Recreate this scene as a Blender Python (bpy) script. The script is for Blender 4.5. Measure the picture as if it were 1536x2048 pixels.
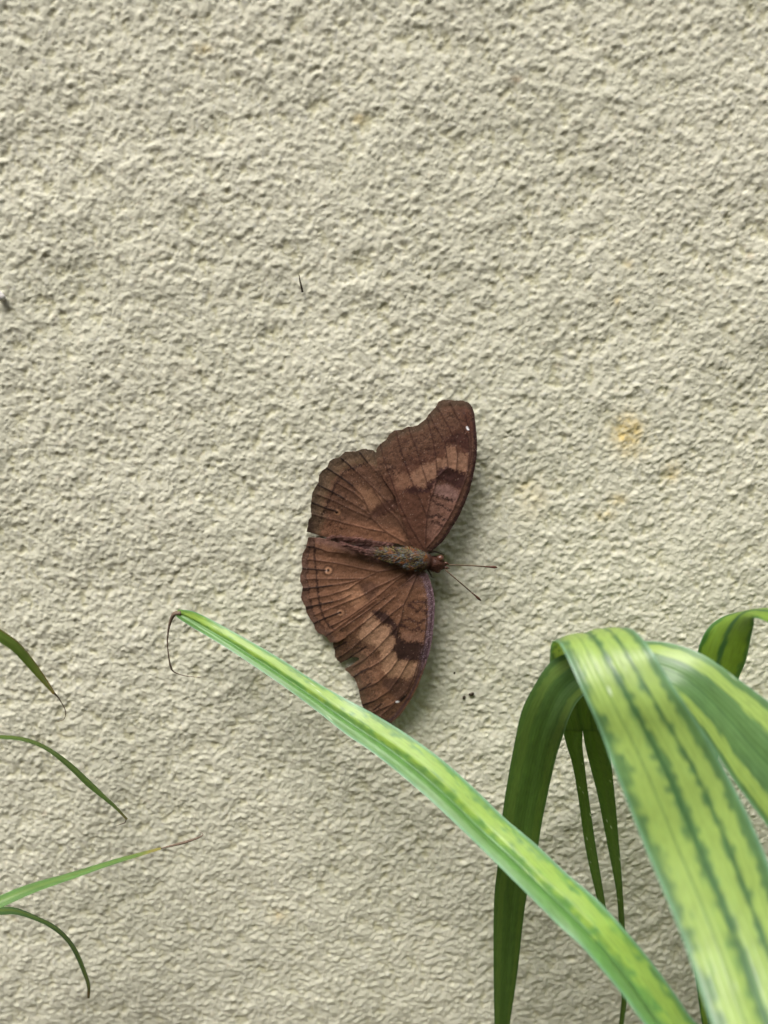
import bpy, math, random
import numpy as np
from mathutils import Vector, Matrix

random.seed(4)
rng = np.random.default_rng(11)
for o in list(bpy.data.objects):
    bpy.data.objects.remove(o)
scene = bpy.context.scene
COL = scene.collection
R = math.radians

# ------------------------------------------------------------------ camera
Z0 = 0.45            # height above the ground of the spot the camera looks at (m)
DIST = 0.150         # camera to wall along the axis (m)
PITCH = R(13.0)       # looking slightly down
TAN_V = 0.665        # half field of view, tall side
W, H = 1536.0, 2048.0
AX = Vector((0, math.cos(PITCH), -math.sin(PITCH)))
UP = Vector((0, math.sin(PITCH), math.cos(PITCH)))
CAM = Vector((0, 0, Z0)) - AX * DIST
cam_d = bpy.data.cameras.new('camera')
cam = bpy.data.objects.new('camera', cam_d)
COL.objects.link(cam)
cam.location = CAM
cam.rotation_euler = (math.pi / 2 - PITCH, 0, 0)
cam_d.sensor_fit = 'VERTICAL'
cam_d.sensor_height = 36.0
cam_d.lens = 18.0 / TAN_V
cam_d.clip_start = 0.002
cam_d.clip_end = 500
cam_d.dof.use_dof = True
cam_d.dof.focus_distance = 0.1465
cam_d.dof.aperture_fstop = cam_d.lens / 2.7      # entrance pupil of 2.7 mm
scene.camera = cam

# ------------------------------------------------------------------ light
SUN_AZ = 36.0        # degrees to the left of the wall's outward normal
SUN_EL = 62.0
to_sun = Vector((-math.sin(R(SUN_AZ)) * math.cos(R(SUN_EL)), -math.cos(R(SUN_AZ)) * math.cos(R(SUN_EL)), math.sin(R(SUN_EL))))
world = bpy.data.worlds.new('World')
scene.world = world
world.use_nodes = True
wn = world.node_tree
bg = wn.nodes['Background']
sky = wn.nodes.new('ShaderNodeTexSky')
sky.sky_type = 'NISHITA'
sky.sun_disc = False
sky.sun_elevation = R(SUN_EL)
sky.sun_rotation = math.atan2(to_sun.x, to_sun.y)
sky.air_density = 1.0
sky.dust_density = 6.0
sky.ozone_density = 1.0
hs = wn.nodes.new('ShaderNodeHueSaturation')       # thin high cloud: the blue is washed out
hs.inputs['Saturation'].default_value = 0.55
wn.links.new(sky.outputs[0], hs.inputs['Color'])
wn.links.new(hs.outputs[0], bg.inputs['Color'])
bg.inputs['Strength'].default_value = 0.10
sun_d = bpy.data.lights.new('sun', 'SUN')
sun_d.energy = 1.5
sun_d.angle = R(32)
sun_d.color = (1.0, 0.975, 0.94)
sun = bpy.data.objects.new('sun', sun_d)
COL.objects.link(sun)
sun.location = to_sun * 5
sun.rotation_euler = (-to_sun).to_track_quat('-Z', 'Y').to_euler()

scene.render.engine = 'CYCLES'
scene.cycles.use_denoising = True
scene.cycles.denoiser = 'OPENIMAGEDENOISE'
scene.cycles.denoising_input_passes = 'RGB_ALBEDO_NORMAL'
scene.cycles.denoising_prefilter = 'ACCURATE'
scene.cycles.max_bounces = 8
vs = scene.view_settings
vs.view_transform = 'Standard'
vs.look = 'None'
vs.exposure = 1.22
vs.gamma = 1.0
vs.use_curve_mapping = False

# ------------------------------------------------------------------ helpers
def s2l(c):
    c = np.asarray(c, float) / 255.0
    return np.where(c <= 0.04045, c / 12.92, ((c + 0.055) / 1.055) ** 2.4)

def pix(px, py, h):
    """photo pixel(s) and distance h (m) off the wall plane -> points in the place"""
    px = np.asarray(px, float); py = np.asarray(py, float); h = np.asarray(h, float)
    k = 2 * TAN_V / H
    u = (px - W / 2) * k
    v = (H / 2 - py) * k
    d = np.stack([u, AX.y + v * UP.y, AX.z + v * UP.z], -1)
    t = (-h - CAM.y) / d[..., 1]
    return np.array(CAM) + d * t[..., None]

def link(o, parent=None):
    COL.objects.link(o)
    if parent is not None:
        o.parent = parent
    return o

def mesh_np(name, verts, faces, mat=None, parent=None, col=None, uv=None, smooth=True):
    verts = np.asarray(verts, np.float32)
    me = bpy.data.meshes.new(name)
    if isinstance(faces, np.ndarray):
        n, k = faces.shape
        me.vertices.add(len(verts)); me.vertices.foreach_set('co', verts.ravel())
        me.loops.add(n * k); me.loops.foreach_set('vertex_index', faces.astype(np.int32).ravel())
        me.polygons.add(n); me.polygons.foreach_set('loop_start', np.arange(0, n * k, k, dtype=np.int32))
        me.update(calc_edges=True); me.validate()
    else:
        me.from_pydata(verts.tolist(), [], faces); me.update()
    if smooth:
        me.polygons.foreach_set('use_smooth', np.ones(len(me.polygons), bool))
    if col is not None:
        a = me.color_attributes.new('pigment', 'FLOAT_COLOR', 'POINT')
        c = np.ones((len(verts), 4), np.float32); c[:, :3] = col
        a.data.foreach_set('color', c.ravel())
    if mat is not None:
        me.materials.append(mat)
    return link(bpy.data.objects.new(name, me), parent)

def thing(name, label, cat, loc=(0, 0, 0), group=None):
    o = link(bpy.data.objects.new(name, None))
    o.empty_display_size = 0.01
    o.location = loc
    o['label'] = label; o['category'] = cat
    if group: o['group'] = group
    return o

def adopt(child, parent):
    """parent without moving (parent has only a location)"""
    child.parent = parent
    child.matrix_parent_inverse = Matrix.Translation(-Vector(parent.location))

def tag(o, label, cat, group=None):
    o['label'] = label; o['category'] = cat
    if group: o['group'] = group

def fft_noise(shape, lo, hi, seed):
    """periodic noise whose wavelengths lie between lo and hi cells, unit variance"""
    g = np.random.default_rng(seed)
    f = np.fft.fft2(g.standard_normal(shape))
    fy = np.fft.fftfreq(shape[0])[:, None]; fx = np.fft.fftfreq(shape[1])[None, :]
    r = np.sqrt(fx ** 2 + fy ** 2) + 1e-9
    band = np.exp(-(r * lo) ** 2 * 1.2) * (1 - np.exp(-(r * hi) ** 2 * 1.2))
    n = np.real(np.fft.ifft2(f * band))
    return n / n.std()

def blur(a, sig):
    fy = np.fft.fftfreq(a.shape[0])[:, None]; fx = np.fft.fftfreq(a.shape[1])[None, :]
    return np.real(np.fft.ifft2(np.fft.fft2(a) * np.exp(-2 * (math.pi * sig) ** 2 * (fx ** 2 + fy ** 2))))

def smooth(e0, e1, x):
    t = np.clip((x - e0) / (e1 - e0), 0, 1)
    return t * t * (3 - 2 * t)

def catmull(pts, n):
    p = np.asarray(pts, float)
    if len(p) == 2:
        t = np.linspace(0, 1, n)[:, None]
        return p[0] * (1 - t) + p[1] * t
    d = np.r_[0, np.cumsum(np.maximum(np.linalg.norm(np.diff(p[:, :3], axis=0), axis=1), 1e-9))]
    m = np.empty_like(p)
    m[1:-1] = (p[2:] - p[:-2]) / (d[2:] - d[:-2])[:, None]
    m[0] = (p[1] - p[0]) / (d[1] - d[0]); m[-1] = (p[-1] - p[-2]) / (d[-1] - d[-2])
    s = np.linspace(0, d[-1], n)
    i = np.clip(np.searchsorted(d, s, side='right') - 1, 0, len(p) - 2)
    hh = (d[i + 1] - d[i]); t = ((s - d[i]) / hh)[:, None]; hh = hh[:, None]
    return ((2 * t ** 3 - 3 * t ** 2 + 1) * p[i] + (t ** 3 - 2 * t ** 2 + t) * hh * m[i]
            + (-2 * t ** 3 + 3 * t ** 2) * p[i + 1] + (t ** 3 - t ** 2) * hh * m[i + 1])

def tube_data(pts, rad, seg=8, close=True):
    pts = np.asarray(pts, float); n = len(pts)
    rad = np.broadcast_to(np.asarray(rad, float), (n,))
    t = np.gradient(pts, axis=0); t /= np.linalg.norm(t, axis=1)[:, None] + 1e-12
    ref = np.array([0.3, -0.9, 0.31]); V = []
    for k in range(n):
        a = np.cross(t[k], ref); a /= np.linalg.norm(a) + 1e-12
        b = np.cross(t[k], a)
        for j in range(seg):
            an = 2 * math.pi * j / seg
            V.append(pts[k] + rad[k] * (math.cos(an) * a + math.sin(an) * b))
    F = [[k * seg + j, k * seg + (j + 1) % seg, (k + 1) * seg + (j + 1) % seg, (k + 1) * seg + j]
         for k in range(n - 1) for j in range(seg)]
    if close:
        F.append(list(range(seg))[::-1]); F.append(list(range((n - 1) * seg, n * seg)))
    return V, F

# ------------------------------------------------------------------ materials
def new_mat(name):
    m = bpy.data.materials.new(name); m.use_nodes = True
    nt = m.node_tree
    return m, nt, nt.nodes['Principled BSDF'], nt.links.new

def mat_stucco():
    m, nt, b, L = new_mat('stucco')
    N = nt.nodes.new
    tc = N('ShaderNodeTexCoord')
    def noise(scale, detail, rough=0.55):
        n = N('ShaderNodeTexNoise'); n.inputs['Scale'].default_value = scale
        n.inputs['Detail'].default_value = detail; n.inputs['Roughness'].default_value = rough
        L(tc.outputs['Object'], n.inputs['Vector']); return n
    def ramp(src, p0, c0, p1, c1):
        r = N('ShaderNodeValToRGB'); e = r.color_ramp.elements
        e[0].position, e[1].position = p0, p1; e[0].color, e[1].color = (*c0, 1), (*c1, 1)
        L(src, r.inputs[0]); return r
    def mix(fac, a, c, mode='MIX'):
        x = N('ShaderNodeMix'); x.data_type = 'RGBA'; x.blend_type = mode
        if isinstance(fac, (int, float)): x.inputs[0].default_value = fac
        else: L(fac, x.inputs[0])
        for s, v in ((6, a), (7, c)):
            if isinstance(v, tuple): x.inputs[s].default_value = (*v, 1)
            else: L(v, x.inputs[s])
        return x.outputs[2]
    n1 = noise(28, 4)
    c = mix(ramp(n1.outputs['Fac'], .3, (0, 0, 0), .7, (1, 1, 1)).outputs[0], (0.572, 0.568, 0.447), (0.638, 0.628, 0.505))
    n2 = noise(900, 3)      # single sand grains, warm and cool
    c = mix(ramp(n2.outputs['Fac'], .56, (0, 0, 0), .72, (.6, .6, .6)).outputs[0], c, (0.55, 0.55, 0.50))
    n3 = noise(700, 2)
    c = mix(ramp(n3.outputs['Fac'], .60, (0, 0, 0), .75, (.4, .4, .4)).outputs[0], c, (0.68, 0.60, 0.46))
    n4 = noise(300, 4, .6)  # grey grit showing through the wash
    c = mix(ramp(n4.outputs['Fac'], .66, (0, 0, 0), .74, (.55, .55, .55)).outputs[0], c, (0.36, 0.365, 0.34))
    # olive shade painted into the hollows (mask stored per vertex)
    at = N('ShaderNodeAttribute'); at.attribute_name = 'pigment'
    sp = N('ShaderNodeSeparateColor'); L(at.outputs['Color'], sp.inputs[0])
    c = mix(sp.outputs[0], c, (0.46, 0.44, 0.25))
    c = mix(sp.outputs[1], c, (0.66, 0.50, 0.17))      # lichen stain
    c = mix(sp.outputs[2], c, (0.30, 0.20, 0.11))      # brown speck
    L(c, b.inputs['Base Color'])
    b.inputs['Roughness'].default_value = 0.86
    b.inputs['Specular IOR Level'].default_value = 0.25
    bn = noise(2600, 4, .6)
    bp = N('ShaderNodeBump'); bp.inputs['Strength'].default_value = 0.5
    bp.inputs['Distance'].default_value = 0.00012
    L(bn.outputs['Fac'], bp.inputs['Height']); L(bp.outputs[0], b.inputs['Normal'])
    return m

def mat_pigment(name, rough, spec, scale=0, amount=0.0, trans=0.0, tint=(1, 1, 1), bump=0.0, sheen=0.0, under=None):
    m, nt, b, L = new_mat(name)
    N = nt.nodes.new
    at = N('ShaderNodeAttribute'); at.attribute_name = 'pigment'
    out = at.outputs['Color']
    tc = N('ShaderNodeTexCoord')
    n = None
    if scale:
        n = N('ShaderNodeTexNoise'); n.inputs['Scale'].default_value = scale; n.inputs['Detail'].default_value = 3
        L(tc.outputs['Object'], n.inputs['Vector'])
        r = N('ShaderNodeMapRange'); r.inputs[1].default_value = .25; r.inputs[2].default_value = .75
        r.inputs[3].default_value = 1 - amount; r.inputs[4].default_value = 1 + amount
        L(n.outputs['Fac'], r.inputs[0])
        x = N('ShaderNodeMix'); x.data_type = 'RGBA'; x.blend_type = 'MULTIPLY'; x.inputs[0].default_value = 1
        L(out, x.inputs[6]); L(r.outputs[0], x.inputs[7]); out = x.outputs[2]
    L(out, b.inputs['Base Color'])
    b.inputs['Roughness'].default_value = rough
    b.inputs['Specular IOR Level'].default_value = spec
    if sheen:
        b.inputs['Sheen Weight'].default_value = sheen
        b.inputs['Sheen Roughness'].default_value = 0.4
    if bump and n:
        bp = N('ShaderNodeBump'); bp.inputs['Strength'].default_value = 0.6
        bp.inputs['Distance'].default_value = bump
        L(n.outputs['Fac'], bp.inputs['Height']); L(bp.outputs[0], b.inputs['Normal'])
    if trans:
        t = N('ShaderNodeBsdfTranslucent')
        x = N('ShaderNodeMix'); x.data_type = 'RGBA'; x.blend_type = 'MULTIPLY'; x.inputs[0].default_value = 1
        L(out, x.inputs[6]); x.inputs[7].default_value = (*tint, 1)
        L(x.outputs[2], t.inputs['Color'])
        ms = N('ShaderNodeMixShader'); ms.inputs[0].default_value = trans
        L(b.outputs[0], ms.inputs[1]); L(t.outputs[0], ms.inputs[2])
        L(ms.outputs[0], nt.nodes['Material Output'].inputs['Surface'])
    return m

def mat_plain(name, c, rough=0.6, spec=0.3, scale=0, amount=0.25):
    m, nt, b, L = new_mat(name)
    if scale:
        N = nt.nodes.new
        tc = N('ShaderNodeTexCoord'); n = N('ShaderNodeTexNoise'); n.inputs['Scale'].default_value = scale
        n.inputs['Detail'].default_value = 5
        L(tc.outputs['Object'], n.inputs['Vector'])
        r = N('ShaderNodeValToRGB'); e = r.color_ramp.elements
        e[0].position, e[1].position = .3, .7
        e[0].color = (*[v * (1 - amount) for v in c], 1); e[1].color = (*[v * (1 + amount) for v in c], 1)
        L(n.outputs['Fac'], r.inputs[0]); L(r.outputs[0], b.inputs['Base Color'])
        bp = N('ShaderNodeBump'); bp.inputs['Strength'].default_value = .5; bp.inputs['Distance'].default_value = .2 / scale
        L(n.outputs['Fac'], bp.inputs['Height']); L(bp.outputs[0], b.inputs['Normal'])
    else:
        b.inputs['Base Color'].default_value = (*c, 1)
    b.inputs['Roughness'].default_value = rough
    b.inputs['Specular IOR Level'].default_value = spec
    return m

M_WALL = mat_stucco()
M_SOIL = mat_plain('soil', (0.075, 0.055, 0.036), .95, .1, 60)
M_WING = mat_pigment('wing_scales', .62, .2, 5200, .14, sheen=.06, bump=.00002)
M_FUR = mat_pigment('fur', .6, .25)
M_LEAF = mat_pigment('leaf', .40, .6, 420, .07, trans=.30, tint=(1.15, 1.2, .5), bump=.00005)
M_THIN = mat_pigment('thin_leaf', .45, .35, 700, .08, trans=.3, tint=(1.2, 1.2, .4))
M_DRY = mat_plain('dry_tip', (0.15, 0.11, 0.08), .8, .2, 900)
M_EYE = mat_plain('eye', (0.075, 0.030, 0.018), .3, .5, 3000)
M_ANT = mat_plain('antenna', (0.085, 0.055, 0.03), .6, .3)
M_DARK = mat_plain('dark_speck', (0.035, 0.025, 0.014), .7, .3, 2500)
M_GRIT = mat_plain('grit', (0.62, 0.60, 0.57), .8, .3, 1500, .12)

# ------------------------------------------------------------------ ground
gv = []
gs = np.unique(np.r_[-60, -25, -10, -4, np.linspace(-1.5, 1.5, 61), 4, 10, 25, 60])
GX, GY = np.meshgrid(gs, gs, indexing='ij')
near = np.exp(-(GX ** 2 + GY ** 2) / 1.5)
gz = near * 0.012 * np.sin(GX * 9.1 + 1.3 * np.sin(GY * 7)) * np.sin(GY * 8.3 + GX * 3)
n = len(gs); idx = np.arange(n * n).reshape(n, n)
gf = np.stack([idx[:-1, :-1], idx[1:, :-1], idx[1:, 1:], idx[:-1, 1:]], -1).reshape(-1, 4)
ground = mesh_np('ground', np.stack([GX, GY, gz - 0.012], -1).reshape(-1, 3), gf, M_SOIL)
ground['kind'] = 'structure'

# ------------------------------------------------------------------ wall
RES = 0.00023
TY, TX = 1040, 800
gcx = []; tile = np.full(TY * TX, 0.0)
def stamp(count, r0, r1, hgt, seed):
    g = np.random.default_rng(seed)
    cx = g.uniform(0, TX, count); cy = g.uniform(0, TY, count)
    rad = g.uniform(r0, r1, count) / RES
    asp = g.uniform(.75, 1.3, count); an = g.uniform(0, math.pi, count)
    hh = hgt * g.uniform(.45, 1, count) * (rad * RES / r1)
    K = int(math.ceil(r1 / RES * 1.3)) + 1
    off = np.arange(-K, K + 1)
    OX, OY = np.meshgrid(off, off)
    for s in range(0, count, 4000):
        e = slice(s, s + 4000)
        ix = np.floor(cx[e])[:, None] + OX.ravel()[None]; iy = np.floor(cy[e])[:, None] + OY.ravel()[None]
        dx = ix - cx[e][:, None]; dy = iy - cy[e][:, None]
        ca, sa = np.cos(an[e])[:, None], np.sin(an[e])[:, None]
        a = (dx * ca + dy * sa) * asp[e][:, None]; b = (-dx * sa + dy * ca) / asp[e][:, None]
        q = (a * a + b * b) / (rad[e][:, None] ** 2)
        v = hh[e][:, None] * np.clip(1 - q, 0, 1) ** .75
        k = (iy.astype(int) % TY) * TX + ix.astype(int) % TX
        np.maximum.at(tile, k.ravel(), v.ravel())
stamp(52000, .00020, .00038, .00021, 1)
stamp(4200, .00045, .0008, .00030, 2)
tile = tile.reshape(TY, TX)
tile = blur(tile, .5)
ridge = np.clip(1 - np.abs(fft_noise((TY, TX), 2.4, 5.0, 4)), -1, 1)
tile = (tile + .000026 * fft_noise((TY, TX), 2.2, 5, 3) + .000042 * ridge + .00006 * fft_noise((TY, TX), 6, 16, 5)
        + .00007 * fft_noise((TY, TX), 20, 60, 7) + .00015 * fft_noise((TY, TX), 80, 300, 6))
tile = .88 * (tile - tile.mean())
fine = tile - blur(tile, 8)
hollow_shade = smooth(-.00004, -.00018, tile - blur(tile, 8))

def axis(a, b, far0, far1):
    c = np.arange(a, b, RES)
    lo = list(a - 2 * RES * np.arange(90)); st = 2 * RES
    while lo[-1] > far0:
        st *= 1.16; lo.append(max(lo[-1] - st, far0))
    hi = list(c[-1] + 2 * RES * np.arange(90)); st = 2 * RES
    while hi[-1] < far1:
        st *= 1.16; hi.append(min(hi[-1] + st, far1))
    return np.r_[lo[:0:-1], c, hi[1:]]
xs = axis(-.089, .089, -3, 3)
zs = axis(Z0 - .125, Z0 + .095, -.05, 2.6)
XX, ZZ = np.meshgrid(xs, zs, indexing='ij')
ti = np.round(ZZ / RES).astype(int) % TY; tj = np.round(XX / RES).astype(int) % TX
hgt = tile[ti, tj]
pg = np.zeros((XX.size, 3))
pg[:, 0] = .55 * hollow_shade[ti, tj].ravel()
P3 = np.stack([XX, -hgt, ZZ], -1).reshape(-1, 3)
nlo = fine[ti, (tj + 77) % TX].ravel()
def stain(ch, px, py, rx, ry, amt, seed):
    c = pix(px, py, 0.); sx = rx / 10400.; sz = ry / 10400.
    d = ((P3[:, 0] - c[0]) / sx) ** 2 + ((P3[:, 2] - c[2]) / sz) ** 2
    near = d < 4
    v = np.exp(-d[near] * 1.1) * amt * np.clip(.85 + nlo[near] / .0003, 0.2, 1.3)
    pg[near, ch] = np.maximum(pg[near, ch], np.clip(v, 0, 1))
for a in ((1255, 865, 30, 36, .8), (1262, 900, 30, 22, .40), (1344, 944, 17, 18, .60), (1235, 1000, 18, 14, .42), (1210, 1030, 22, 12, .45),
          (718, 237, 12, 9, .55), (406, 98, 16, 9, .45), (1258, 530, 10, 10, .35), (1235, 600, 8, 12, .40), (1050, 975, 14, 12, .3),
          (560, 1835, 22, 18, .30), (1068, 1000, 30, 40, .20), (1440, 1090, 14, 6, .3)):
    stain(1, *a, 0)
for a in ((556, 1832, 10, 14, .25), (372, 742, 30, 14, .16), (655, 1468, 14, 10, .3), (1500, 512, 8, 6, .5), (1115, 730, 6, 5, .5),
          (88, 1627, 7, 6, .55), (338, 1367, 10, 7, .4), (33, 1842, 6, 6, .5), (1033, 158, 12, 6, .65)):
    stain(2, *a, 0)
nx, nz = XX.shape; idx = np.arange(nx * nz).reshape(nx, nz)
wf = np.stack([idx[:-1, :-1], idx[1:, :-1], idx[1:, 1:], idx[:-1, 1:]], -1).reshape(-1, 4)
ob = np.array([[x, y, z] for y in (.0012, .18) for z in (-.05, 2.6) for x in (-3, 3)], float)
b0 = len(P3)
bf = np.array([[0, 4, 5, 1], [2, 3, 7, 6], [0, 2, 6, 4], [1, 5, 7, 3], [4, 6, 7, 5], [0, 1, 3, 2]]) + b0
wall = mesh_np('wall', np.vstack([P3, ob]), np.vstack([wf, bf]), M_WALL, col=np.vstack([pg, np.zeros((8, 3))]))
tag(wall, 'cream painted wall of coarse sandy stucco with faint yellow stains', 'wall')
def wall_h(px, py):
    p = pix(px, py, 0.)
    return float(tile[int(round(p[2] / RES)) % TY, int(round(p[0] / RES)) % TX])

# unseen wall added behind the camera to block low light from the front
def box(x0, x1, y0, y1, z0, z1):
    v = [(x, y, z) for z in (z0, z1) for y in (y0, y1) for x in (x0, x1)]
    return v, [[0, 2, 3, 1], [4, 5, 7, 6], [0, 1, 5, 4], [2, 6, 7, 3], [0, 4, 6, 2], [1, 3, 7, 5]]
opp = thing('light_blocker_wall', 'unseen grey wall with a flat coping, added to block low front light', 'wall', (0, -1.25, 0))
M_OPP = mat_plain('blocker_render', (0.17, 0.165, 0.14), .9, .2, 6, .3)
for nm, bb in (('masonry', (-4, 4, -1.40, -1.20, -.05, 1.82)), ('coping', (-4.02, 4.02, -1.43, -1.17, 1.823, 1.88))):
    v, f = box(*bb)
    adopt(mesh_np(nm, v, f, M_OPP, smooth=False), opp)

# ------------------------------------------------------------------ butterfly
def conv(x0, y0, s):
    return lambda *p: [(x0 + a / s, y0 + b / s) for a, b in p]
c1 = conv(590, 780, 6.4); c2 = conv(780, 780, 6.205); c3 = conv(580, 1050, 6.4)
c4 = conv(660, 1130, 6.204); c5 = conv(700, 1060, 4.955)

def densify(poly, step=1.5, rough=0.0, closed=True):
    p = np.asarray(poly + ([poly[0]] if closed else []), float); out = []
    for a, b in zip(p[:-1], p[1:]):
        k = max(1, int(np.hypot(*(b - a)) / step))
        for i in range(k): out.append(a + (b - a) * i / k)
    if not closed: out.append(p[-1])
    return np.array(out)

def d_line(P, pts):
    """distance of each P to the polyline"""
    best = np.full(len(P), 1e9)
    pts = np.asarray(pts, float)
    for a, b in zip(pts[:-1], pts[1:]):
        ab = b - a; t = np.clip(((P - a) @ ab) / (ab @ ab + 1e-9), 0, 1)
        best = np.minimum(best, np.hypot(*(P - a - t[:, None] * ab).T))
    return best

def inside(P, poly):
    poly = np.asarray(poly, float); x, y = P[:, 0], P[:, 1]; r = np.zeros(len(P), bool)
    j = len(poly) - 1
    for i in range(len(poly)):
        xi, yi = poly[i]; xj, yj = poly[j]
        if yi != yj:
            r ^= ((yi > y) != (yj > y)) & (x < (xj - xi) * (y - yi) / (yj - yi) + xi)
        j = i
    return r

def soft(P, poly, w):
    """1 inside the polygon, falling to 0 across w pixels round its edge"""
    d = d_line(P, list(poly) + [poly[0]])
    return smooth(-w, w, np.where(inside(P, poly), d, -d))

NI = [fft_noise((1024, 1024), lo, hi, 30 + k) for k, (lo, hi) in enumerate(((2, 5), (5, 14), (14, 50)))]
def nz_at(P, k, f=1.0):
    q = (P * 1.3 * f).astype(int)
    return NI[k][q[:, 1] % 1024, q[:, 0] % 1024]

def wing_h(P, low):
    """height of the wing membrane off the wall (m)"""
    x, y = P[:, 0], P[:, 1]
    s = smooth(585, 900, x)
    dy = np.abs(y - 1115) / 330.0
    h = .0008 + .0036 * s * (1 - .42 * dy ** 2) + .0006 * np.sin(np.clip(dy, 0, 1) * math.pi)
    return h + (.0011 if low == 'fore' else 0) * smooth(0, 1, s) + .00002 * nz_at(P, 2)

def build_wing(name, poly, veins, paint, kind, label=None):
    poly = [tuple(p) for p in poly]
    out = densify(poly)
    # slightly frayed edge
    nrm = np.roll(out, -1, 0) - np.roll(out, 1, 0); nrm = np.stack([nrm[:, 1], -nrm[:, 0]], 1)
    nrm /= np.linalg.norm(nrm, axis=1)[:, None] + 1e-9
    out = out + nrm * (.2 * nz_at(out, 0))[:, None]
    S = 1.35
    x0, y0 = out.min(0) - 3; x1, y1 = out.max(0) + 3
    gx = np.arange(x0, x1, S); gy = np.arange(y0, y1, S)
    G = np.stack(np.meshgrid(gx, gy, indexing='ij'), -1); shp = G.shape[:2]
    P = G.reshape(-1, 2).copy()
    ins = inside(P, out)
    I = ins.reshape(shp)
    cell = I[:-1, :-1].astype(int) + I[1:, :-1] + I[1:, 1:] + I[:-1, 1:]
    idx = np.arange(P.shape[0]).reshape(shp)
    F = np.stack([idx[:-1, :-1], idx[1:, :-1], idx[1:, 1:], idx[:-1, 1:]], -1)[cell >= 1].reshape(-1, 4)
    used = np.unique(F)
    o = used[~ins[used]]
    # outside corners slide onto the outline
    for s in range(0, len(o), 400):
        q = o[s:s + 400]
        d = ((P[q][:, None] - out[None]) ** 2).sum(-1)
        P[q] = out[d.argmin(1)]
    remap = np.full(len(P), -1); remap[used] = np.arange(len(used))
    P = P[used]; F = remap[F]
    h = wing_h(P, kind)
    if kind == 'fore' and P[:, 1].mean() > 1115:      # the torn edge lies close to the wall
        h = h - .0013 * np.exp(-((P[:, 0] - 694) ** 2 + (P[:, 1] - 1326) ** 2) / 48 ** 2)
    dv = np.full(len(P), 1e9)
    for v in veins: dv = np.minimum(dv, d_line(P, v))
    h = h + .00010 * np.exp(-(dv / 1.8) ** 2) - .00009 * smooth(3, 14, dv)
    col = paint(P, dv)
    ob_ = mesh_np(name, pix(P[:, 0], P[:, 1], h), F[:, ::-1], M_WING, col=np.clip(col, .003, .9))
    so = ob_.modifiers.new('thickness', 'SOLIDIFY'); so.thickness = .00007; so.offset = 1
    if label: ob_['label'] = label
    return ob_

def lay(col, c, a):
    a = np.clip(a, 0, 1)[:, None]
    return col * (1 - a) + s2l(c) * a

MID, PALE, DARK, OLIVE = (100, 67, 46), (130, 97, 72), (48, 29, 25), (70, 56, 41)

def vein_paint(col, P, dv, c=(48, 28, 22), w=1.1, a=.75):
    return lay(col, c, a * np.exp(-(dv / w) ** 2))

def bars(col, P, dm, d0, d1, c, a):
    """fine dark ripples parallel to the outer margin, broken by the scales"""
    w = .5 + .5 * np.sin((dm + 1.6 * nz_at(P, 1)) * 1.05)
    return lay(col, c, a * smooth(.45, .95, w) * smooth(d0, d0 + 6, dm) * smooth(d1, d1 - 14, dm) * smooth(-.6, .5, nz_at(P, 1, .8)))

def finish(col, P):
    gr = col.mean(1, keepdims=True)
    k = np.clip(gr / .062, .05, 6) ** .22          # deepen the contrast between the dark and pale scales
    col = 1.12 * k * (col * .86 + gr * .14) * (1 + .12 * nz_at(P, 0) + .08 * nz_at(P, 1) + .05 * nz_at(P, 2))[:, None]
    sc = smooth(2.1, 2.7, nz_at(P, 0, 1.7))                     # rubbed pale scales
    return lay(col, (165, 140, 125), .5 * sc)

# ---- lower forewing
lf_margin = c3((552, 1512), (556, 1560), (576, 1604), (574, 1680), (606, 1728), (650, 1766)) \
    + c3((725, 1726), (800, 1690), (850, 1690), (905, 1709), (845, 1748), (770, 1804), (704, 1840)) \
    + c3((712, 1862), (752, 1890), (790, 1932), (826, 1962)) \
    + c4((332, 1470), (358, 1540), (366, 1600), (384, 1680), (400, 1740), (425, 1800), (470, 1870), (545, 1930), (640, 1965), (738, 1970))
lf_costa = c4((738, 1970), (800, 1930), (880, 1850), (950, 1750), (1020, 1640), (1090, 1500), (1150, 1350), (1200, 1200), (1240, 1070),
              (1270, 900), (1290, 720), (1301, 560), (1300, 440), (1280, 320), (1250, 210), (1220, 120), (1180, 84))
lf_inner = [(838, 1139), (828, 1146), (813, 1164), (792, 1180), (766.4, 1197.7), (747, 1212), (724.5, 1226.7), (700, 1243), (682, 1257), (671, 1270)]
LF = lf_margin + lf_costa[1:] + lf_inner
lf_veins = [c4((1090, 110), (980, 360), (918, 490), (890, 650), (860, 735), (700, 910), (560, 1060), (420, 1180), (290, 1260)),
            c4((1090, 110), (820, 300), (640, 430), (500, 545), (250, 720), (60, 850)),
            c4((918, 490), (760, 612), (640, 720), (420, 910), (200, 1090), (100, 1150)),
            c4((800, 400), (600, 570), (420, 720), (240, 860), (60, 980)),
            c4((800, 1000), (770, 1070), (640, 1190), (480, 1290), (300, 1385)),
            c4((860, 735), (820, 900), (850, 1170), (760, 1300), (600, 1450), (370, 1560)),
            c4((1000, 1160), (980, 1190), (880, 1370), (740, 1560), (540, 1690), (400, 1735)),
            c4((1120, 1100), (1090, 1225), (1040, 1400), (960, 1560), (780, 1725), (530, 1830), (470, 1860)),
            c4((1190, 420), (1200, 700), (1170, 950), (1120, 1200), (1060, 1420), (960, 1590), (830, 1700), (620, 1880))]
lf_bold = [c4((450, 1010), (300, 1110), (170, 1205)), c4((480, 1275), (380, 1330), (300, 1385)), c4((500, 1470), (430, 1520), (370, 1560)),
           c4((200, 955), (60, 1030)), c4((540, 1690), (410, 1735)), c4((640, 1720), (540, 1800))]
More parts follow.
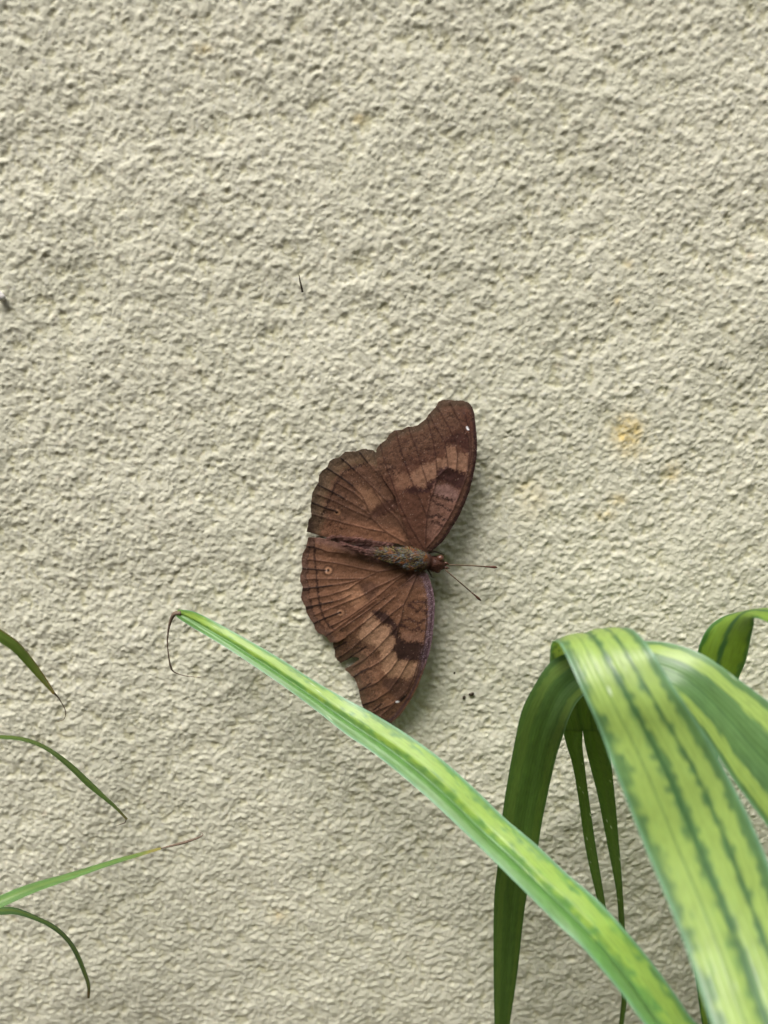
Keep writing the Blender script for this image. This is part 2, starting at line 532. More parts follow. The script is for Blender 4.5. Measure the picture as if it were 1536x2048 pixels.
def paint_lf(P, dv):
    n1 = nz_at(P, 1) * 2.2
    Q = P + np.stack([nz_at(P, 1), nz_at(P, 1, .9)], 1) * 1.6
    col = np.tile(s2l(MID), (len(P), 1))
    dm = d_line(P, lf_margin)
    col = lay(col, (98, 68, 48), .8 * smooth(60, 22, dm + n1))
    col = lay(col, PALE, .95 * soft(Q, c4((500, 590), (640, 735), (745, 755), (772, 800), (745, 870), (815, 900), (800, 1000), (765, 1058), (832, 1105), (850, 1172), (980, 1186),
                                         (1088, 1212), (1050, 1360), (960, 1420), (850, 1380), (730, 1400), (640, 1290), (640, 1110), (560, 1000), (420, 960), (330, 880)), 4))
    col = lay(col, (120, 84, 61), .7 * soft(Q, c4((270, 1080), (420, 1010), (540, 1100), (660, 1250), (560, 1400), (440, 1320), (300, 1180)), 7))
    col = lay(col, DARK, .92 * soft(Q, c4((505, 575), (620, 560), (700, 590), (800, 690), (850, 780), (870, 900), (960, 960), (1100, 930), (1150, 980), (1250, 990), (1215, 1180), (1060, 1192),
                                         (850, 1172), (820, 1100), (770, 1050), (812, 990), (818, 895), (742, 860), (772, 800), (735, 750), (620, 700)), 4))
    col = lay(col, (116, 82, 64), .75 * soft(Q, c4((880, 830), (1000, 850), (1120, 800), (1150, 940), (1000, 940), (900, 910)), 6))
    col = lay(col, (72, 48, 37), .85 * soft(Q, c4((680, 1400), (850, 1392), (960, 1432), (1050, 1370), (1010, 1500), (940, 1620), (850, 1680), (760, 1590), (640, 1480)), 6))
    col = bars(col, P, dm, 14, 46, (52, 34, 27), .7)
    col = lay(col, (66, 46, 35), .75 * smooth(.25, .9, nz_at(P, 1) + .35 * nz_at(P, 0)) * smooth(4, 10, dm) * smooth(40, 20, dm))
    col = lay(col, OLIVE, .65 * smooth(17, 5, dm + n1 * .6))
    for ln, w in ((((985, 480), (1040, 458), (1100, 472), (1150, 455), (1200, 472)), 2.4), (((970, 490), (1050, 540), (1088, 580), (1130, 540), (1195, 590)), 2.4),
                  (((885, 695), (960, 668), (1040, 692), (1100, 722), (1170, 680)), 2.4), (((865, 740), (950, 772), (1030, 812), (1100, 780), (1155, 820)), 2.4)):
        col = lay(col, (50, 28, 26), .9 * np.exp(-(d_line(Q, c4(*ln)) / w) ** 2))
    dc = d_line(P, lf_costa)
    v = smooth(1370, 1290, P[:, 1])
    col = lay(col, (94, 74, 84), .85 * v * smooth(17, 11, dc + n1 * .5))
    col = lay(col, (66, 44, 50), .8 * smooth(11, 6, dc) * smooth(2, 5, dc))
    col = lay(col, (150, 128, 138), .55 * v * smooth(1.0, 1.7, nz_at(P, 0)) * smooth(26, 8, dc))
    col = lay(col, (100, 72, 70), .5 * smooth(1185, 1150, P[:, 1] + n1))
    col = vein_paint(col, P, dv)
    for b_ in lf_bold: col = lay(col, (26, 14, 12), .95 * np.exp(-(d_line(P, b_) / 1.5) ** 2))
    col = lay(col, (22, 11, 10), .9 * soft(P, c4((860, 1680), (920, 1620), (960, 1600), (930, 1660), (880, 1700)), 2))
    col = finish(col, P)
    col = lay(col, (235, 235, 238), soft(P, c4((815, 1690), (838, 1684), (862, 1693), (850, 1706), (820, 1706)), 1.0))
    return col

# ---- upper forewing
uf_margin = c2((975, 155), (900, 132), (830, 132), (740, 122), (650, 122), (600, 150), (570, 210), (520, 260), (480, 300), (450, 355), (390, 400), (340, 440),
               (290, 452), (220, 455), (150, 490), (60, 505)) + c1((1280, 512), (1205, 570), (1165, 640), (1092, 690), (1052, 740), (1036, 800))
uf_costa = c2((515, 2003), (640, 1895), (720, 1790), (800, 1660), (870, 1540), (930, 1400), (985, 1260), (1020, 1120), (1050, 980), (1075, 830), (1080, 700), (1075, 560),
              (1060, 400), (1045, 290), (1020, 210), (975, 155))
uf_inner = [(755.6, 936), (766.6, 956.6), (790, 992.5), (801, 1031), (812, 1057), (819, 1085), (835, 1104)]
UF = uf_costa[:-1] + uf_margin + uf_inner
uf_veins = [c2((440, 1950), (448, 1700), (458, 1560), (490, 1400), (560, 1200), (585, 1080), (570, 850), (535, 640), (475, 400), (460, 350)),
            c2((410, 1950), (250, 1690), (130, 1440), (40, 1180), (-40, 960), (-100, 760), (-130, 620)), c2((455, 1570), (360, 1330), (245, 1070), (165, 840), (110, 660), (80, 510)),
            c2((510, 1330), (460, 1140), (400, 960), (330, 730), (270, 580), (230, 460)), c2((585, 1080), (720, 960), (702, 820), (680, 650), (560, 450), (490, 300)),
            c2((720, 960), (825, 1010), (838, 800), (815, 640), (700, 400), (580, 200)), c2((960, 1060), (985, 800), (970, 600), (860, 380), (740, 150)),
            c2((470, 1950), (640, 1740), (790, 1480), (880, 1260), (960, 1050), (1010, 800), (1000, 560), (930, 300))]
def paint_uf(P, dv):
    n1 = nz_at(P, 1) * 2.2
    Q = P + np.stack([nz_at(P, 1), nz_at(P, 1, .9)], 1) * 1.6
    col = np.tile(s2l((84, 52, 37)), (len(P), 1))
    dm = d_line(P, uf_margin)
    col = lay(col, (96, 66, 47), .8 * smooth(70, 30, dm + n1))
    pale = (118, 84, 63)
    col = lay(col, pale, .95 * soft(Q, c2((580, 850), (690, 850), (700, 700), (810, 690), (835, 780), (970, 800), (968, 1050), (840, 1000), (720, 960), (590, 975), (572, 1100), (465, 1140), (425, 1222),
                                          (290, 1175), (235, 1060), (400, 930), (560, 890)), 3.5))
    col = lay(col, (118, 82, 60), .7 * soft(Q, c2((60, 1010), (235, 1050), (288, 1180), (170, 1235), (60, 1200)), 6))
    col = lay(col, (58, 31, 27), .92 * soft(Q, c2((600, 972), (710, 960), (860, 1012), (975, 1042), (940, 1150), (850, 1240), (740, 1150), (620, 1130), (560, 1160), (480, 1270), (300, 1290), (150, 1260),
                                         (290, 1185), (430, 1232), (468, 1148), (574, 1100)), 3.5))
    col = lay(col, (112, 78, 64), .75 * soft(Q, c2((440, 1800), (465, 1560), (510, 1330), (570, 1180), (850, 1250), (850, 1400), (770, 1550), (690, 1720), (520, 1870)), 5))
    col = lay(col, (114, 84, 78), .7 * soft(Q, c2((560, 1180), (720, 1165), (850, 1260), (850, 1370), (700, 1350), (540, 1290)), 6))
    col = lay(col, (62, 32, 25), .85 * soft(Q, c2((670, 640), (760, 560), (870, 500), (985, 560), (990, 800), (900, 720), (830, 665), (720, 660)), 6))
    for cx, cy, r_ in ((20, 985, 6), (200, 905, 5), (265, 850, 5.5), (330, 905, 5), (430, 885, 5.5), (560, 790, 5), (600, 700, 4), (690, 600, 5), (180, 640, 5), (325, 640, 5), (420, 600, 4), (520, 560, 4), (380, 770, 4), (120, 760, 4), (480, 730, 5), (790, 690, 4)):
        (a, b), = c2((cx, cy))
        col = lay(col, (55, 28, 20), .75 * np.exp(-((Q[:, 0] - a) ** 2 + ((Q[:, 1] - b) * 1.5) ** 2) / r_ ** 2))
    for ln, w in ((((530, 1310), (640, 1320), (700, 1352), (780, 1375)), 2.4), (((540, 1370), (570, 1405), (640, 1432), (700, 1472), (780, 1500)), 2.4),
                  (((485, 1575), (550, 1562), (600, 1545), (650, 1610), (745, 1612)), 2.4), (((505, 1640), (580, 1638), (640, 1690), (685, 1702)), 2.4)):
        col = lay(col, (46, 24, 20), .9 * np.exp(-(d_line(Q, c2(*ln)) / w) ** 2))
    dc = d_line(P, uf_costa)
    col = lay(col, (86, 58, 44), .7 * smooth(18, 12, dc + n1 * .4) * smooth(820, 880, P[:, 1]))
    col = lay(col, (48, 26, 23), .9 * smooth(9, 4, dc + n1 * .3))
    col = lay(col, (84, 40, 27), .6 * soft(P, c2((860, 180), (980, 190), (1030, 400), (1000, 560), (900, 430)), 10))
    col = lay(col, OLIVE, .75 * smooth(20, 6, dm + n1 * .6))
    col = lay(col, (58, 38, 28), .7 * smooth(.4, 1.0, nz_at(P, 1) + .3 * nz_at(P, 0)) * smooth(12, 20, dm) * smooth(62, 34, dm))
    col = bars(col, P, dm, 16, 78, (46, 26, 19), .75)
    col = vein_paint(col, P, dv, (52, 26, 20))
    col = finish(col, P)
    return lay(col, (235, 235, 238), soft(P, c2((944, 455), (958, 450), (975, 475), (982, 497), (966, 500), (948, 480)), 1.0))

# ---- upper hindwing
uh_margin = c1((1036, 800), (1000, 770), (940, 760), (880, 754), (830, 765), (780, 785), (720, 785), (640, 790), (600, 830), (560, 865), (490, 880), (440, 915), (415, 985), (350, 1030), (310, 1090),
               (300, 1180), (260, 1245), (220, 1320), (212, 1400), (200, 1480), (205, 1560), (215, 1610), (172, 1665), (165, 1740), (150, 1815))
uh_inner = c1((230, 1835), (330, 1868), (450, 1892), (600, 1900), (800, 1912), (1000, 1932), (1280, 1962)) + [(815, 1094), (838, 1104)]
UH = uh_margin + uh_inner + [(848, 1085), (838, 1020), (805, 960), (775, 920)]
uh_veins = [c1((300, 1215), (470, 1300), (700, 1430), (900, 1550), (975, 1630), (1130, 1790), (1290, 1890)), c1((410, 1000), (580, 1110), (740, 1230), (850, 1340), (930, 1500), (975, 1630)),
            c1((590, 870), (750, 1010), (900, 1150), (1050, 1300), (1180, 1430), (1290, 1560)), c1((830, 800), (930, 930), (1100, 1110), (1280, 1360)), c1((215, 1440), (390, 1510), (530, 1550)),
            c1((220, 1590), (400, 1640), (620, 1700), (900, 1770), (1180, 1825), (1400, 1950)), c1((280, 1335), (500, 1420), (760, 1550), (980, 1645)),
            c1((540, 1190), (760, 1320), (900, 1450), (960, 1600)), c1((1000, 1270), (1150, 1500), (1300, 1640), (1430, 1850))]
uh_bold = [c1((300, 1215), (470, 1300), (620, 1385)), c1((410, 1000), (580, 1110), (740, 1225)), c1((590, 870), (680, 950), (760, 1020)), c1((830, 800), (930, 930)), c1((215, 1440), (390, 1510), (530, 1550))]
uh_sub = c1((900, 945), (780, 985), (660, 1030), (575, 1120), (512, 1240), (465, 1350), (405, 1490), (345, 1610), (290, 1750))
def paint_uh(P, dv):
    n1 = nz_at(P, 1) * 2.2
    Q = P + np.stack([nz_at(P, 1), nz_at(P, 1, .9)], 1) * 1.3
    col = np.tile(s2l((92, 62, 44)), (len(P), 1))
    dm = d_line(P, uh_margin)
    col = lay(col, (124, 88, 62), .6 * soft(Q, c1((760, 1200), (960, 1240), (1140, 1420), (960, 1560), (840, 1420)), 8))
    col = lay(col, (70, 42, 31), .85 * soft(Q, c1((970, 1570), (1060, 1470), (1180, 1400), (1290, 1380), (1350, 1500), (1150, 1600), (1010, 1660)), 5))
    col = lay(col, (126, 84, 58), .6 * smooth(30, 10, d_line(P, c1((480, 1790), (800, 1810), (1280, 1900)))))
    col = lay(col, (84, 66, 48), .85 * smooth(34, 14, dm + n1))
    col = lay(col, (66, 54, 40), .7 * smooth(14, 5, dm + n1 * .7))
    col = lay(col, (98, 78, 54), .5 * np.exp(-((dm - 22 + n1) / 5) ** 2))
    col = lay(col, (64, 40, 28), .6 * smooth(.2, .9, nz_at(P, 1) + .4 * nz_at(P, 0)) * smooth(34, 42, dm) * smooth(90, 60, dm))
    col = lay(col, (38, 21, 15), .9 * np.exp(-(d_line(Q, uh_sub) / 2.2) ** 2) * smooth(-1.2, .2, nz_at(P, 1) + .6))
    col = bars(col, P, dm, 26, 84, (54, 34, 24), .6)
    (a, b), = c1((545, 1565))
    d = np.hypot(P[:, 0] - a, P[:, 1] - b)
    col = lay(col, (128, 90, 60), .85 * np.exp(-((d - 4) / 2) ** 2)); col = lay(col, (20, 10, 8), .95 * smooth(3.4, 2, np.hypot(P[:, 0] - a + 2, P[:, 1] - b)))
    col = lay(col, (48, 30, 22), .6 * smooth(30, 8, P[:, 0] - 612) * smooth(1036, 1046, P[:, 1]))
    col = vein_paint(col, P, dv, (60, 34, 24), 1.1, .7)
    for b_ in uh_bold: col = lay(col, (24, 12, 9), .92 * np.exp(-(d_line(P, b_) / 1.5) ** 2))
    return finish(col, P)

# ---- lower hindwing
lh_margin = c3((235, 155), (225, 200), (205, 290), (165, 360), (150, 430), (150, 500), (162, 560), (130, 640), (130, 720), (162, 790), (155, 850), (140, 920), (160, 980), (200, 1050), (210, 1120), (250, 1190), (302, 1260),
               (320, 1330), (360, 1380), (420, 1405), (462, 1425), (490, 1470), (525, 1507))
lh_inner = c3((1280, 478), (1050, 413), (900, 343), (760, 283), (620, 233), (500, 188), (380, 163))
LH = lh_margin + [(676, 1284), (700, 1270), (760, 1232), (815, 1190), (842, 1150), (825, 1138), (800, 1131)] + lh_inner
lh_veins = [c3((165, 815), (340, 800), (560, 770), (750, 738), (935, 690)), c3((200, 1055), (380, 1020), (550, 985), (700, 935), (780, 890)), c3((300, 1262), (450, 1190), (640, 1118)),
            c3((240, 945), (500, 900), (750, 820), (940, 690), (1130, 600), (1290, 575), (1500, 545)), c3((190, 692), (600, 692), (935, 688)), c3((240, 440), (600, 490), (900, 555), (1130, 600)),
            c3((230, 275), (300, 282), (480, 340), (680, 362)), c3((310, 1155), (640, 1020), (900, 920), (1100, 800), (1290, 715), (1500, 600)), c3((480, 1415), (700, 1250), (900, 1110), (1100, 960)), c3((165, 555), (330, 570), (460, 580)),
            c3((520, 1300), (750, 1180), (950, 1040), (1150, 890), (1350, 720), (1500, 620))]
lh_bold = [c3((165, 555), (330, 570), (450, 580)), c3((160, 815), (340, 800), (540, 772)), c3((200, 1052), (380, 1018), (550, 983)), c3((205, 1072), (290, 1058)), c3((300, 1260), (450, 1192), (640, 1118)), c3((470, 1410), (540, 1370)), c3((165, 840), (240, 832)), c3((230, 275), (300, 282), (400, 315))]
lh_sub = c3((310, 190), (314, 400), (338, 560), (345, 700), (360, 900), (390, 1060), (430, 1180), (490, 1280), (570, 1335))
lh_thin = c3((262, 190), (245, 360), (212, 480), (235, 560), (198, 660), (240, 760), (238, 880), (268, 1000), (298, 1130), (370, 1240), (440, 1330))
def paint_lh(P, dv):
    n1 = nz_at(P, 1) * 2.2
    Q = P + np.stack([nz_at(P, 1), nz_at(P, 1, .9)], 1) * 1.0
    col = np.tile(s2l((104, 70, 48)), (len(P), 1))
    dm = d_line(P, lh_margin)
    col = lay(col, (134, 95, 67), .7 * soft(Q, c3((650, 840), (860, 740), (1000, 980), (860, 1060), (700, 960)), 9))
    col = lay(col, (84, 56, 41), .85 * soft(Q, c3((880, 755), (1000, 712), (1140, 760), (1130, 850), (1010, 985), (945, 880)), 4))
    col = lay(col, (100, 68, 49), .6 * smooth(50, 18, dm + n1))
    col = lay(col, (84, 60, 48), .85 * smooth(17, 7, dm + n1 * .5))
    col = lay(col, (120, 86, 76), .65 * smooth(16, 6, d_line(P, lh_inner) + n1 * .5))
    col = lay(col, (112, 78, 74), .4 * smooth(800, 845, P[:, 0]))
    col = lay(col, (42, 23, 19), .95 * np.exp(-(d_line(Q, lh_sub) / 2.0) ** 2))
    col = lay(col, (56, 34, 27), .75 * np.exp(-(d_line(Q, lh_thin) / 1.6) ** 2))
    for cx, cy, r_, a_ in ((492, 580, 6.0, .95), (650, 1120, 5.2, .6)):
        (a, b), = c3((cx, cy)); d = np.hypot(P[:, 0] - a, P[:, 1] - b)
        col = lay(col, (54, 34, 26), .5 * a_ * np.exp(-((d - r_ - 3.5) / 2.2) ** 2))
        col = lay(col, (146, 106, 76), a_ * np.exp(-((d - r_ + 1) / 2.0) ** 2))
        col = lay(col, (24, 12, 10), a_ * smooth(3.2, 1.6, np.hypot(P[:, 0] - a + .8, P[:, 1] - b)))
        col = lay(col, (175, 155, 150), .8 * a_ * np.exp(-((P[:, 0] - a + 4.5) ** 2 + (P[:, 1] - b - 1) ** 2) / 3.5))
    col = vein_paint(col, P, dv, (66, 38, 26), 1.1, .72)
    for b_ in lh_bold: col = lay(col, (24, 12, 10), .92 * np.exp(-(d_line(P, b_) / 1.4) ** 2))
    return finish(col, P)

BASE = pix(850, 1118, .0012)
fly = thing('butterfly', 'chocolate brown butterfly with spread scalloped wings resting on the stucco wall', 'butterfly', BASE)
for nm, poly, vv, pf, kd, lb in (('hindwing', UH, uh_veins, paint_uh, 'hind', None), ('hindwing', LH, lh_veins, paint_lh, 'hind', 'brown hindwing with two small ochre eyespots'),
                                 ('forewing', UF, uf_veins, paint_uf, 'fore', None), ('forewing', LF, lf_veins, paint_lf, 'fore', 'brown forewing with a torn slit and violet front edge')):
    adopt(build_wing(nm, poly, vv, pf, kd, lb), fly)

# body: one continuous surface along the spine
sp = np.array([(40, 165, 10, 2.3), (120, 180, 26, 2.6), (220, 205, 46, 3.2), (340, 235, 62, 3.8), (440, 258, 72, 4.3), (520, 268, 80, 4.7), (600, 280, 98, 4.9), (680, 296, 102, 5.0), (750, 312, 90, 4.9),
               (795, 326, 62, 4.7), (840, 334, 74, 4.6), (885, 342, 70, 4.5), (925, 350, 44, 4.4), (948, 355, 12, 4.3)], float)
spx = np.array(c5(*[tuple(r) for r in sp[:, :2]]))
ctl = np.c_[pix(spx[:, 0], spx[:, 1], sp[:, 3] / 1000), sp[:, 2] / 4.955 / 10400 * .97]
cl = catmull(ctl, 110)
seg = 40
tng = np.gradient(cl[:, :3], axis=0); tng /= np.linalg.norm(tng, axis=1)[:, None]
V = []; ang = np.linspace(0, 2 * math.pi, seg, endpoint=False)
for k in range(len(cl)):
    a = np.cross(tng[k], [0, -1, 0]); a /= np.linalg.norm(a); b = np.cross(a, tng[k])
    t = k / (len(cl) - 1)
    r = cl[k, 3] * (1 + .035 * math.sin(t * 62) * (t < .5))
    lump = 1 + .05 * np.sin(3 * ang + 9 * t) + .04 * np.sin(5 * ang - 23 * t)
    V.append(cl[k, :3] + (r * lump)[:, None] * (np.cos(ang)[:, None] * a + .9 * np.sin(ang)[:, None] * b))
V = np.array(V); kk = len(cl)
bverts = V.reshape(-1, 3)
i0 = np.arange(kk * seg).reshape(kk, seg)
bfaces = np.stack([i0[:-1], np.roll(i0, -1, 1)[:-1], np.roll(i0, -1, 1)[1:], i0[1:]], -1).reshape(-1, 4)
def body_col(t, an, g):
    """colours of the body scales along t (tail 0, head 1)"""
    blue, orng, yell, brn, red = s2l((98, 104, 108)), s2l((128, 82, 46)), s2l((128, 118, 70)), s2l((74, 52, 40)), s2l((86, 54, 42))
    n = np.sin(t * 55 + 3 * np.sin(an * 2)) + np.sin(an * 3 + t * 19) + g.normal(0, .7, len(t))
    c = np.where((n > .9)[:, None], orng, np.where((n > -.1)[:, None], blue, np.where((n > -.9)[:, None], yell, brn)))
    tail = smooth(.33, .18, t)[:, None]; c = c * (1 - tail) + s2l((112, 84, 80)) * tail
    hd = smooth(.74, .80, t)[:, None]; c = c * (1 - hd) + red * hd
    return c * g.uniform(.6, 1.2, len(t))[:, None]
tt = np.repeat(np.linspace(0, 1, kk), seg); aa = np.tile(ang, kk)
body = mesh_np('body', bverts, bfaces, M_FUR, col=body_col(tt, aa, rng) * .6); adopt(body, fly)

def hairs(name, roots, dirs, length, width, cols, bend, seed):
    """short tapered hairs, three-sided, joined into one part"""
    g = np.random.default_rng(seed); n = len(roots); VV = []; CC = []
    dirs = dirs / (np.linalg.norm(dirs, axis=1)[:, None] + 1e-12)
    side = np.cross(dirs, g.normal(size=(n, 3))); side /= np.linalg.norm(side, axis=1)[:, None] + 1e-12
    s2 = np.cross(dirs, side)
    for f, wv in ((0, 1), (.55, .8)):
        c = roots + dirs * (length * f)[:, None] + bend * (f * f) * length[:, None]
        for k in range(3):
            an = 2 * math.pi * k / 3
            VV.append(c + (width * wv)[:, None] * (math.cos(an) * side + math.sin(an) * s2))
    VV.append(roots + dirs * length[:, None] + bend * length[:, None])
    VV = np.stack(VV, 1).reshape(-1, 3)
    F = []
    b = np.arange(n) * 7
    for k in range(3):
        m = (k + 1) % 3
        F += [np.stack([b + k, b + m, b + 3 + m], 1), np.stack([b + k, b + 3 + m, b + 3 + k], 1), np.stack([b + 3 + k, b + 3 + m, b + 6], 1)]
    o = mesh_np(name, VV, np.vstack(F), M_FUR, col=np.repeat(cols, 7, axis=0))
    o['kind'] = 'stuff'
    return o
g = np.random.default_rng(5)
pick = g.choice(np.arange(seg * 4, kk * seg), 5200)
nr = bverts[pick] - np.repeat(cl[:, :3], seg, axis=0)[pick]; nr /= np.linalg.norm(nr, axis=1)[:, None] + 1e-12
tn = np.repeat(tng, seg, axis=0)[pick]
hl = g.uniform(.0003, .0008, len(pick)) * np.where(tt[pick] > .74, .6, 1)
fur = hairs('fur', bverts[pick], nr * .55 - tn * g.uniform(.5, 1.1, len(pick))[:, None] + g.normal(0, .25, nr.shape), hl, np.full(len(pick), .000045), body_col(tt[pick], aa[pick], g), -tn * .2, 6)
adopt(fur, fly)
# long hairs along both inner wing margins, combed towards the tail
hr, hd_, hl_, hc = [], [], [], []
for (line, hh, up) in ((c5((420, 150), (300, 130), (180, 100), (60, 85), (-100, 72), (-190, 66)), .0036, .35), (c5((440, 330), (330, 290), (220, 240), (110, 195), (20, 165), (-60, 140)), .0038, -.22)):
    q = densify(list(line), .25, closed=False)
    q = q[g.integers(0, len(q), 620)] + g.normal(0, 2.2, (620, 2))
    e = q + np.stack([g.uniform(-22, -8, 620), g.uniform(-3, 5, 620) + up * 14], 1)
    a = pix(q[:, 0], q[:, 1], hh + g.uniform(-.0003, .0005, 620)); b = pix(e[:, 0], e[:, 1], hh - .0004 + g.uniform(-.0005, .0008, 620))
    hr.append(a); hd_.append(b - a); hl_.append(np.linalg.norm(b - a, axis=1))
    hc.append(s2l((118, 84, 76)) * g.uniform(.45, 1.5, 620)[:, None])
fr = hairs('wing_hair', np.vstack(hr), np.vstack(hd_), np.concatenate(hl_), np.full(1240, .00004), np.vstack(hc), np.array([[0, 0, -.04]]), 8)
adopt(fr, fly)

def ball(name, px, py, h, r, mat, squash=(1, 1, 1), seg=20, rings=12, lump=0.0, seed=0):
    g = np.random.default_rng(seed)
    V = []; c = pix(px, py, h); ph = g.uniform(0, 6, 6)
    for i in range(rings + 1):
        th = math.pi * i / rings
        for j in range(seg):
            a = 2 * math.pi * j / seg
            k = r * (1 + lump * (math.sin(2 * a + ph[0]) * math.sin(th) + .6 * math.sin(3 * th + ph[1]) + .5 * math.sin(3 * a + ph[2]) * math.sin(th)))
            V.append(c + k * np.array([math.sin(th) * math.cos(a) * squash[0], math.cos(th) * squash[1], math.sin(th) * math.sin(a) * squash[2]]))
    idx = np.arange((rings + 1) * seg).reshape(rings + 1, seg)
    F = np.stack([idx[:-1], np.roll(idx, -1, 1)[:-1], np.roll(idx, -1, 1)[1:], idx[1:]], -1).reshape(-1, 4)
    return mesh_np(name, V, F, mat)
for (x, y) in c5((895, 282), (868, 392)):
    adopt(ball('eye', x, y, .0049, .00072, M_EYE), fly)
def tube(name, pxs, hs, rad, mat, n=24, seg=8):
    p = np.array(pxs, float); r = np.asarray(rad, float)
    if r.ndim == 0: r = np.full(len(p), float(r))
    q = catmull(np.c_[pix(p[:, 0], p[:, 1], np.asarray(hs)), r], n)
    V, F = tube_data(q[:, :3], np.maximum(q[:, 3], 1e-5), seg)
    return mesh_np(name, V, F, mat)
for pts, hs in ((c5((935, 340), (1040, 347), (1180, 352), (1330, 362)), (.0047, .0050, .0051, .0049)), (c5((925, 372), (985, 430), (1090, 520), (1200, 615)), (.0047, .0056, .0058, .0052))):
    a = tube('antenna', pts, hs, .00012, M_ANT); adopt(a, fly)
    e = np.array(pts[-1]); d = e - np.array(pts[-2]); d = d / np.linalg.norm(d)
    cpts = [tuple(e), tuple(e + d * 10), tuple(e + d * 20), tuple(e + d * 26)]
    cl_ = tube('club', cpts, (hs[-1], hs[-1] - .0001, hs[-1] - .0002, hs[-1] - .0003), (.00012, .00016, .00026, .00012), M_EYE, 14)
    cl_.parent = a; cl_.matrix_parent_inverse = Matrix.Identity(4)
for pts in (c5((915, 330), (955, 328), (985, 345)), c5((915, 365), (955, 372), (990, 380))):
    adopt(tube('palp', pts, (.0045, .0049, .0048), (.00030, .00024, .00006), M_EYE, 12), fly)
for pts, hs in ((c5((770, 390), (800, 440), (806, 462), (828, 474)), (.0042, .0030, .0016, .0006)), (c5((740, 250), (820, 215), (880, 225), (935, 245)), (.0040, .0034, .0018, .0005)),
                (c5((690, 380), (700, 430), (690, 480), (700, 500)), (.0040, .0028, .0012, .0003)), (c5((670, 230), (660, 180), (650, 150), (640, 120)), (.0040, .0026, .0012, .0003))):
    adopt(tube('leg', pts, hs, (.00022, .00018, .00013, .00009), M_ANT, 18), fly)

# ------------------------------------------------------------------ leaves
def world_or_pix(s):
    """('w', x, y, z) is a point in the place in mm; (px, py, h_mm) a photo pixel at a distance off the wall"""
    if s[0] == 'w': return np.array(s[1:], float) / 1000
    return pix(s[0], s[1], s[2] / 1000)

LN = [fft_noise((512, 512), lo, hi, 60 + k) for k, (lo, hi) in enumerate(((3, 9), (8, 30), (25, 120)))]
def leaf_noise(u, v, k, su, sv):
    return LN[k][(v * sv).astype(int) % 512, (u * su).astype(int) % 512]

def ribbon(name, parent, stations, nl, nw, cup, paint, mat, fold=0.0, mid=.5, ruffle=0.0, label=None, tip=None):
    """leaf blade through pairs of edge points; cup bows it (m), fold lifts a keel at mid"""
    Lp = np.array([world_or_pix(s[0]) for s in stations]); Rp = np.array([world_or_pix(s[1]) for s in stations])
    both = catmull(np.c_[(Lp + Rp) / 2, Rp - Lp], nl)
    # widths follow the same arc length as the centre line
    C = both[:, :3]; D = both[:, 3:]
    tg = np.gradient(C, axis=0); tg /= np.linalg.norm(tg, axis=1)[:, None] + 1e-12
    nm = np.cross(D, tg); nm /= np.linalg.norm(nm, axis=1)[:, None] + 1e-12
    u = np.linspace(0, 1, nw)
    s = np.r_[0, np.cumsum(np.linalg.norm(np.diff(C, axis=0), axis=1))]
    wd = np.linalg.norm(D, axis=1)
    sc = np.clip(wd / max(wd.max(), 1e-9), 0, 1)
    prof = cup * (1 - (2 * u - 1) ** 2) - fold * np.exp(-((u - mid) / .10) ** 2)
    V = C[:, None] + D[:, None] * (u - .5)[None, :, None] + nm[:, None] * (sc[:, None] * prof[None])[..., None]
    UU, SS = np.meshgrid(u, s)
    rib = .00006 * np.cos(UU * 2 * math.pi * 15) + .00012 * leaf_noise(UU, SS, 2, 60, 2500)
    V += nm[:, None] * (rib * sc[:, None])[..., None]
    if ruffle:
        V += nm[:, None] * (ruffle * (2 * np.abs(UU - .5)) ** 3 * np.sin(SS * 260 + UU * 4))[..., None]
    idx = np.arange(nl * nw).reshape(nl, nw)
    F = np.stack([idx[:-1, :-1], idx[:-1, 1:], idx[1:, 1:], idx[1:, :-1]], -1).reshape(-1, 4)
    col = paint(UU.ravel(), SS.ravel(), s[-1])
    o = mesh_np(name, V.reshape(-1, 3), F, mat, col=np.clip(col, .004, .9))
    adopt(o, parent)
    if label: o['label'] = label
    return o

